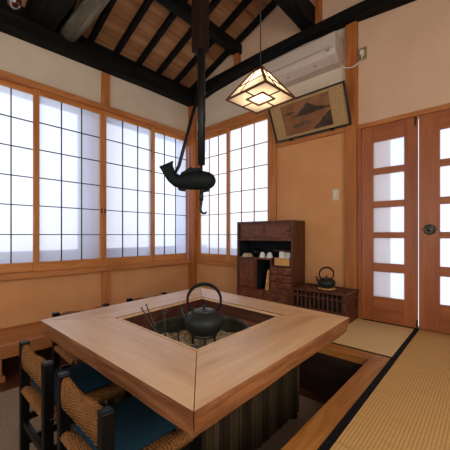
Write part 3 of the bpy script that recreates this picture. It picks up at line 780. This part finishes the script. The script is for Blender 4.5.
def cushion(cx, cy, label):
    b = MB(); n_ = 10; z0 = CH+.463
    X0, X1, Y0, Y1 = cx-.158, cx+.158, cy-.190, cy+.190
    def zz(i, j): 
        a = abs(2*i/n_-1); c_ = abs(2*j/n_-1)
        return .04*(1-a**4)*(1-c_**4)
    vs = []; fs = []
    for sgn in (1, 0):
        for i in range(n_+1):
            for j in range(n_+1):
                vs.append((X0+(X1-X0)*i/n_, Y0+(Y1-Y0)*j/n_, z0+.012+(zz(i, j) if sgn else -.009)))
    o_ = (n_+1)**2
    for i in range(n_):
        for j in range(n_):
            a = i*(n_+1)+j; fs += [(a, a+n_+1, a+n_+2, a+1), (o_+a, o_+a+1, o_+a+n_+2, o_+a+n_+1)]
    per = [i*(n_+1) for i in range(n_+1)]+[n_*(n_+1)+j for j in range(1, n_+1)]+[i*(n_+1)+n_ for i in range(n_-1, -1, -1)]+[j for j in range(n_-1, 0, -1)]
    for k in range(len(per)):
        a, c_ = per[k], per[(k+1) % len(per)]; fs.append((a, c_, o_+c_, o_+a))
    b.add(vs, fs, 0, True)
    o = b.build('seat_cushion', M['teal'])
    return tag(o, label, 'cushion', 'teal seat cushions')
cushion(-1.078, .427+.213, 'teal square cushion on the nearest rush chair at bottom edge')
cushion(-1.603, .417+.213, 'teal square cushion on the chair left of the nearest one')

# ------------------------------------------------------------------ bench along the window wall, rug
bn = thing('wall_bench', 'long thick wooden bench along the wall below the left windows', 'bench', (-3.3, .7, FL))
box(-3.598, -3.02, -.9, 2.13, -1.045, -.93).build('seat', M['benchY'], bn, bevel=.008)
for y in (-.5, .42, 1.9):
    MB().box(-3.16, -3.04, y, y+.13, FL+.05, -1.046).box(-3.18, -3.02, y-.02, y+.15, FL, FL+.05).build('leg', M['darkwZ'] if False else M['benchZ'], bn, bevel=.006)
    box(-3.58, -3.46, y, y+.13, FL, -1.046).build('leg', M['benchZ'], bn, bevel=.006)
rg = box(-2.83, -.645, -1.6, 2.05, FL+.001, FL+.009).build('rug', M['rug'])
tag(rg, 'greyish beige carpet under the table and rush chairs', 'rug')

# ------------------------------------------------------------------ tea cabinet
cx0, cx1, cyf, cyb = -2.386, -1.592, 2.85, 3.133
cz0, cz1 = TA+.003, .165
cab = thing('tea_cabinet', 'tall dark wood tea cabinet with shelves and drawers by window', 'cabinet', (-1.99, 3.01, cz0))
c = MB(); t_ = .022
c.box(cx0, cx0+t_, cyf, cyb, cz0, cz1); c.box(cx1-t_, cx1, cyf, cyb, cz0, cz1)
c.box(cx0+t_, cx1-t_, cyf, cyb, cz1-.024, cz1); c.box(cx0+t_, cx1-t_, cyf, cyb, cz0, cz0+.05)
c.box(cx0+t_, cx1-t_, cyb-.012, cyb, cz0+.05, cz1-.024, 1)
c.box(cx0+t_, cx1-t_, cyf+.004, cyb-.012, -.068, -.048, 2)              # under the sliding doors
c.box(cx0+t_, -1.874, cyf+.006, cyb-.012, -.292, -.274, 2)              # shelf with cups
c.box(-2.105, -2.088, cyf+.006, cyb-.012, -.655, -.292); c.box(-1.890, -1.870, cyf+.006, cyb-.012, -.655, -.068-.20)
c.box(cx0+t_, cx1-t_, cyf+.004, cyb-.012, -.676, -.655, 2)  # lighter panel wood paints the reddish highlight of the shelf edges
c.box(cx0+t_, cx0+t_+.003, cyf+.02, cyb-.012, -.274, -.068, 1); c.box(-2.088, -2.085, cyf+.02, cyb-.012, -.655, -.292, 1)  # thin dark sheets that blacken the inner side walls
c.box(-1.870, cx1-t_, cyf+.006, cyb-.012, -.362, -.346)
c.box(cx0+t_, cx1-t_, cyf+.004, cyb-.012, -.800, -.784)
c.build('carcass', [M['cabZ'], M['cavity'], M['cabpX']], cab, bevel=.002)
box(-1.868, cx1-t_, cyf+.03, cyb-.013, -.186, -.176).build('small_shelf', M['cabX'], cab)
for k, (a, b_, yy) in enumerate(((cx0+t_+.001, -1.965, cyf+.022), (-1.99, cx1-t_-.001, cyf+.008))):
    d = MB().box(a, a+.026, yy, yy+.013, -.047, .140).box(b_-.026, b_, yy, yy+.013, -.047, .140).box(a+.026, b_-.026, yy, yy+.013, -.047, -.026).box(a+.026, b_-.026, yy, yy+.013, .119, .140)
    d.box(a+.026, b_-.026, yy+.004, yy+.010, -.026, .119, 1)
    dd = d.build('sliding_door', [M['cabX'], M['cabpX']], cab)
    q = a+.06 if k == 0 else b_-.045
    MB().lathe([(0, 0), (.011, 0), (.011, .004), (0, .004)], (q, yy+.004, .045), 14, 0, (0, -1, 0)).build('finger_pull', M['black'], dd)
d = MB().box(cx0+t_+.001, -2.106, cyf+.006, cyf+.02, -.654, -.293).box(cx0+t_+.025, -2.13, cyf+.002, cyf+.006, -.63, -.317, 1)
dd = d.build('cupboard_door', [M['cabZ'], M['cabpZ']], cab)
MB().lathe([(0, 0), (.011, .001), (.011, .006), (0, .009)], (-2.12, cyf+.004, -.47), 14, 0, (0, -1, 0)).build('knob', M['brass'], dd)
def drawer(x0, x1, z0, z1):
    dw = MB().box(x0, x1, cyf-.003, cyf+.012, z0, z1).box(x0+.006, x1-.006, cyf+.012, cyb-.04, z0+.006, z1-.012).build('drawer', M['cabpX'], cab, bevel=.002)
    xm = (x0+x1)/2; zm = (z0+z1)/2
    pts = [(xm-.036, cyf-.004, zm+.012), (xm-.034, cyf-.016, zm-.002), (xm-.02, cyf-.02, zm-.014), (xm, cyf-.021, zm-.018), (xm+.02, cyf-.02, zm-.014), (xm+.034, cyf-.016, zm-.002), (xm+.036, cyf-.004, zm+.012)]
    MB().tube(pts, .0042, 8).build('handle', M['iron'], dw)
for z0, z1 in ((-.445, -.366), (-.530, -.452), (-.652, -.537)): drawer(-1.868, cx1-t_-.002, z0, z1)
drawer(cx0+t_+.002, -1.990, -.782, -.679); drawer(-1.980, cx1-t_-.002, -.782, -.679)

def cup(x, label):
    pr = [(0, .001), (.040, .001), (.040, .005), (.026, .056), (.022, .058), (.017, .0585), (.017, .066), (.014, .066), (.014, .060), (0, .060)]
    o = MB().lathe(pr, (x, cyf+.075, -.2735), 24, smooth=False).build('tea_cup', M['white']); return tag(o, label, 'cup', 'upturned cups on the shelf')
cup(-2.045, 'upturned white tea cup on the cabinet shelf, nearer the glasses'); cup(-1.942, 'upturned white tea cup on the cabinet shelf, nearer the wooden box')
for x, l in ((-2.185, 'clear drinking glass on the cabinet shelf next to the folded cloth'), (-2.140, 'clear drinking glass on the cabinet shelf next to the tea cups')):
    o = MB().lathe([(0, 0), (.020, 0), (.023, .11), (.0215, .11), (.0185, .006), (0, .006)], (x, cyf+.12, -.273), 18).build('drinking_glass', M['clear']); tag(o, l, 'glass', 'glasses on the cabinet shelf')
b = MB()
for k in range(4):
    w_ = .062-.008*k; b.hexa([(-2.275-w_, cyf+.03, -.273+.011*k), (-2.275+w_, cyf+.03, -.273+.011*k), (-2.275+w_, cyf+.12, -.273+.011*k), (-2.275-w_, cyf+.12, -.273+.011*k)], [(-2.275-w_*.9, cyf+.035, -.263+.011*k), (-2.275+w_*.9, cyf+.035, -.263+.011*k), (-2.275+w_*.9, cyf+.115, -.263+.011*k), (-2.275-w_*.9, cyf+.115, -.263+.011*k)])
tag(b.build('folded_cloth', M['cloth'], bevel=.004), 'pale folded cloth at the left end of the cabinet shelf', 'cloth')
bx = thing('wooden_box', 'pale wooden box standing above the small cabinet drawers', 'box', (-1.735, cyf+.06, -.345))
b = MB(); bx0, bx1, by0, by1, bz0, bz1 = -1.835, -1.645, cyf+.012, cyf+.13, -.345, -.262
b.box(bx0, bx1, by0, by0+.008, bz0, bz1); b.box(bx0, bx1, by1-.008, by1, bz0, bz1); b.box(bx0, bx0+.008, by0+.008, by1-.008, bz0, bz1); b.box(bx1-.008, bx1, by0+.008, by1-.008, bz0, bz1); b.box(bx0+.008, bx1-.008, by0+.008, by1-.008, bz0, bz0+.008)
b.build('tray', M['boxw'], bx)
for x0, x1, h_, yy, l in ((-1.80, -1.735, .075, .05, 'small white card standing in the wooden box, left one'), (-1.745, -1.675, .062, .08, 'small white card standing in the wooden box, right one')):
    o = MB().hexa([(x0, cyf+yy, bz0+.01), (x1, cyf+yy, bz0+.01), (x1, cyf+yy+.014, bz0+.01), (x0, cyf+yy+.014, bz0+.01)], [(x0, cyf+yy+.008, bz1+h_), (x1, cyf+yy+.008, bz1+h_), (x1, cyf+yy+.02, bz1+h_-.006), (x0, cyf+yy+.02, bz1+h_-.006)]).build('card', M['paper'], bevel=.001)
    tag(o, l, 'card', 'cards in the wooden box')
b = MB().hexa([(-1.985, cyf+.03, -.654), (-1.925, cyf+.03, -.654), (-1.925, cyf+.075, -.654), (-1.985, cyf+.075, -.654)], [(-1.955, cyf+.04, -.425), (-1.93, cyf+.04, -.40), (-1.93, cyf+.065, -.40), (-1.955, cyf+.065, -.425)])
tag(b.build('wooden_block', M['boxw'], bevel=.006), 'tapering pale wooden block in the dark middle niche of cabinet', 'wooden block')

# ------------------------------------------------------------------ lattice chest with small kettle
bx0, bx1, by0, by1, bz0, bz1 = -1.572, -1.000, 2.762, 3.140, TA+.003, -.555
lc = thing('lattice_chest', 'low dark wooden chest with lattice sides between cabinet and doors', 'chest', ((bx0+bx1)/2, (by0+by1)/2, bz0))
f_ = MB(); p_ = .032
for x in (bx0, bx1-p_):
    for y in (by0, by1-p_): f_.box(x, x+p_, y, y+p_, bz0, bz1-.022)
f_.box(bx0-.006, bx1+.006, by0-.006, by0+.034, bz1-.022, bz1); f_.box(bx0-.006, bx1+.006, by1-.034, by1+.006, bz1-.022, bz1)
f_.box(bx0-.006, bx0+.034, by0+.034, by1-.034, bz1-.022, bz1); f_.box(bx1-.034, bx1+.006, by0+.034, by1-.034, bz1-.022, bz1)
for z in (-.765, ):
    f_.box(bx0+p_, bx1-p_, by0+.004, by0+.026, z, z+.024); f_.box(bx0+p_, bx1-p_, by1-.026, by1-.004, z, z+.024)
    f_.box(bx0+.004, bx0+.026, by0+p_, by1-p_, z, z+.024); f_.box(bx1-.026, bx1-.004, by0+p_, by1-p_, z, z+.024)
f_.build('chest_frame', M['cabX'], lc, bevel=.002)
g = MB()
for y in (by0+.008,):
    for k in range(1, 11):
        x = bx0+p_+(bx1-bx0-2*p_)*k/11; g.box(x-.004, x+.004, y, y+.01, -.741, bz1-.022)
    for z in (-.627, ): g.box(bx0+p_, bx1-p_, y+.001, y+.009, z-.004, z+.004)
part_label(g.build('front_lattice', M['cabpZ'], lc), 'thin wooden front lattice')
g = MB()
for k in range(1, 7):
    y = by0+p_+(by1-by0-2*p_)*k/7; g.box(bx1-.018, bx1-.008, y-.004, y+.004, -.741, bz1-.022)
g.box(bx1-.017, bx1-.009, by0+p_, by1-p_, -.631, -.623)
g.build('side_lattice', M['cabpZ'], lc)
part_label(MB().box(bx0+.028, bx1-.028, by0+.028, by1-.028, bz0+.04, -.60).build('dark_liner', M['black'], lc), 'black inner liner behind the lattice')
MB().box(bx0+p_, bx1-p_, by0+.006, by0+.022, bz0, -.766).box(bx1-.022, bx1-.006, by0+p_, by1-p_, bz0, -.766).box(bx0+.006, bx0+.022, by0+p_, by1-p_, bz0, -.766).build('lower_panel', M['cabX'], lc)
part_label(MB().box(bx0+.034, bx1-.034, by0+.034, by1-.034, bz1-.03, bz1-.022).build('top_panel', M['darkwX'], lc), 'dark recessed top')
g = MB()
for k in range(1, 6):
    x = bx0+.034+(bx1-bx0-.068)*k/6; g.box(x-.004, x+.004, by0+.034, by1-.034, bz1-.022, bz1-.008)
for y in (2.90, 3.02): g.box(bx0+.034, bx1-.034, y-.004, y+.004, bz1-.022, bz1-.008)
g.build('top_grille', M['cabpX'], lc)
k2x, k2y = -1.266, 2.97
o = MB().lathe([(0, 0), (.088, 0), (.095, .006), (.088, .011), (0, .011)], (k2x, k2y, bz1-.0079), 30).build('kettle_stand', M['boxw']); tag(o, 'thin pale round stand beneath the small kettle on lattice chest', 'kettle stand')
kettle(k2x, k2y, bz1+.0035, .090, .098, 'small black iron kettle standing on the lattice chest', sc=.85, handle_h=.068)

# ------------------------------------------------------------------ light
W_ = bpy.data.worlds.new('overcast_sky'); scene.world = W_; W_.use_nodes = True
bg = W_.node_tree.nodes['Background']; bg.inputs[0].default_value = (.92, .96, 1, 1); bg.inputs[1].default_value = 1.55
def portal(name, loc, rot, sx, sy):
    d = bpy.data.lights.new(name, 'AREA'); d.shape = 'RECTANGLE'; d.size = sx; d.size_y = sy
    d.cycles.is_portal = True
    o = bpy.data.objects.new(name, d); COL.objects.link(o); o.location = loc; o.rotation_euler = rot
portal('left_window_daylight', (-3.66, 1.67, .58), (0, -PI/2, 0), 1.95, 2.85)
portal('far_window_daylight', (-2.8, 3.25, .58), (-PI/2, 0, 0), 1.4, 1.95)
portal('door_daylight', (-.47, 3.25, .15), (-PI/2, 0, 0), 1.0, 1.6)
def added_fill(name, loc, rot, sx, sy, radiance, col):  # area lamp added to brighten the interior from out of view
    d = bpy.data.lights.new(name, 'AREA'); d.shape = 'RECTANGLE'; d.size = sx; d.size_y = sy
    d.energy = radiance*PI*sx*sy; d.color = col
    o = bpy.data.objects.new(name, d); COL.objects.link(o); o.location = loc; o.rotation_euler = rot
added_fill('rear_added_fill', (-.95, -1.80, .4), (PI/2, 0, 0), 3.8, 2.1, 0.4, (1, .93, .84))  # fill lamp added behind the viewer to brighten the room
added_fill('right_added_fill', (1.41, .1, .65), (0, PI/2, 0), 1.65, 2.7, 3.6, (1, .93, .84))  # stronger fill lamp added at the unseen right side

# ------------------------------------------------------------------ camera, shift to floor level
cam = bpy.data.cameras.new('camera'); co = bpy.data.objects.new('camera', cam); COL.objects.link(co)
cam.sensor_width = 36; cam.lens = 23.296; cam.shift_y = 10/450; cam.clip_start = .02
co.location = (0, 0, 0); co.rotation_euler = (PI/2, 0, math.radians(42.3026))
scene.camera = co
for o in scene.objects:
    if o.parent is None: o.location.z += ZO
    if '_w' in o: del o['_w']
vs_ = scene.view_settings
vs_.view_transform = 'Standard'; vs_.look = 'None'; vs_.gamma = 1; vs_.use_curve_mapping = False; vs_.exposure = 0.0
scene.cycles.max_bounces = 10; scene.cycles.diffuse_bounces = 6; scene.cycles.transparent_max_bounces = 12
scene.cycles.sample_clamp_indirect = 6
scene.cycles.use_denoising = True
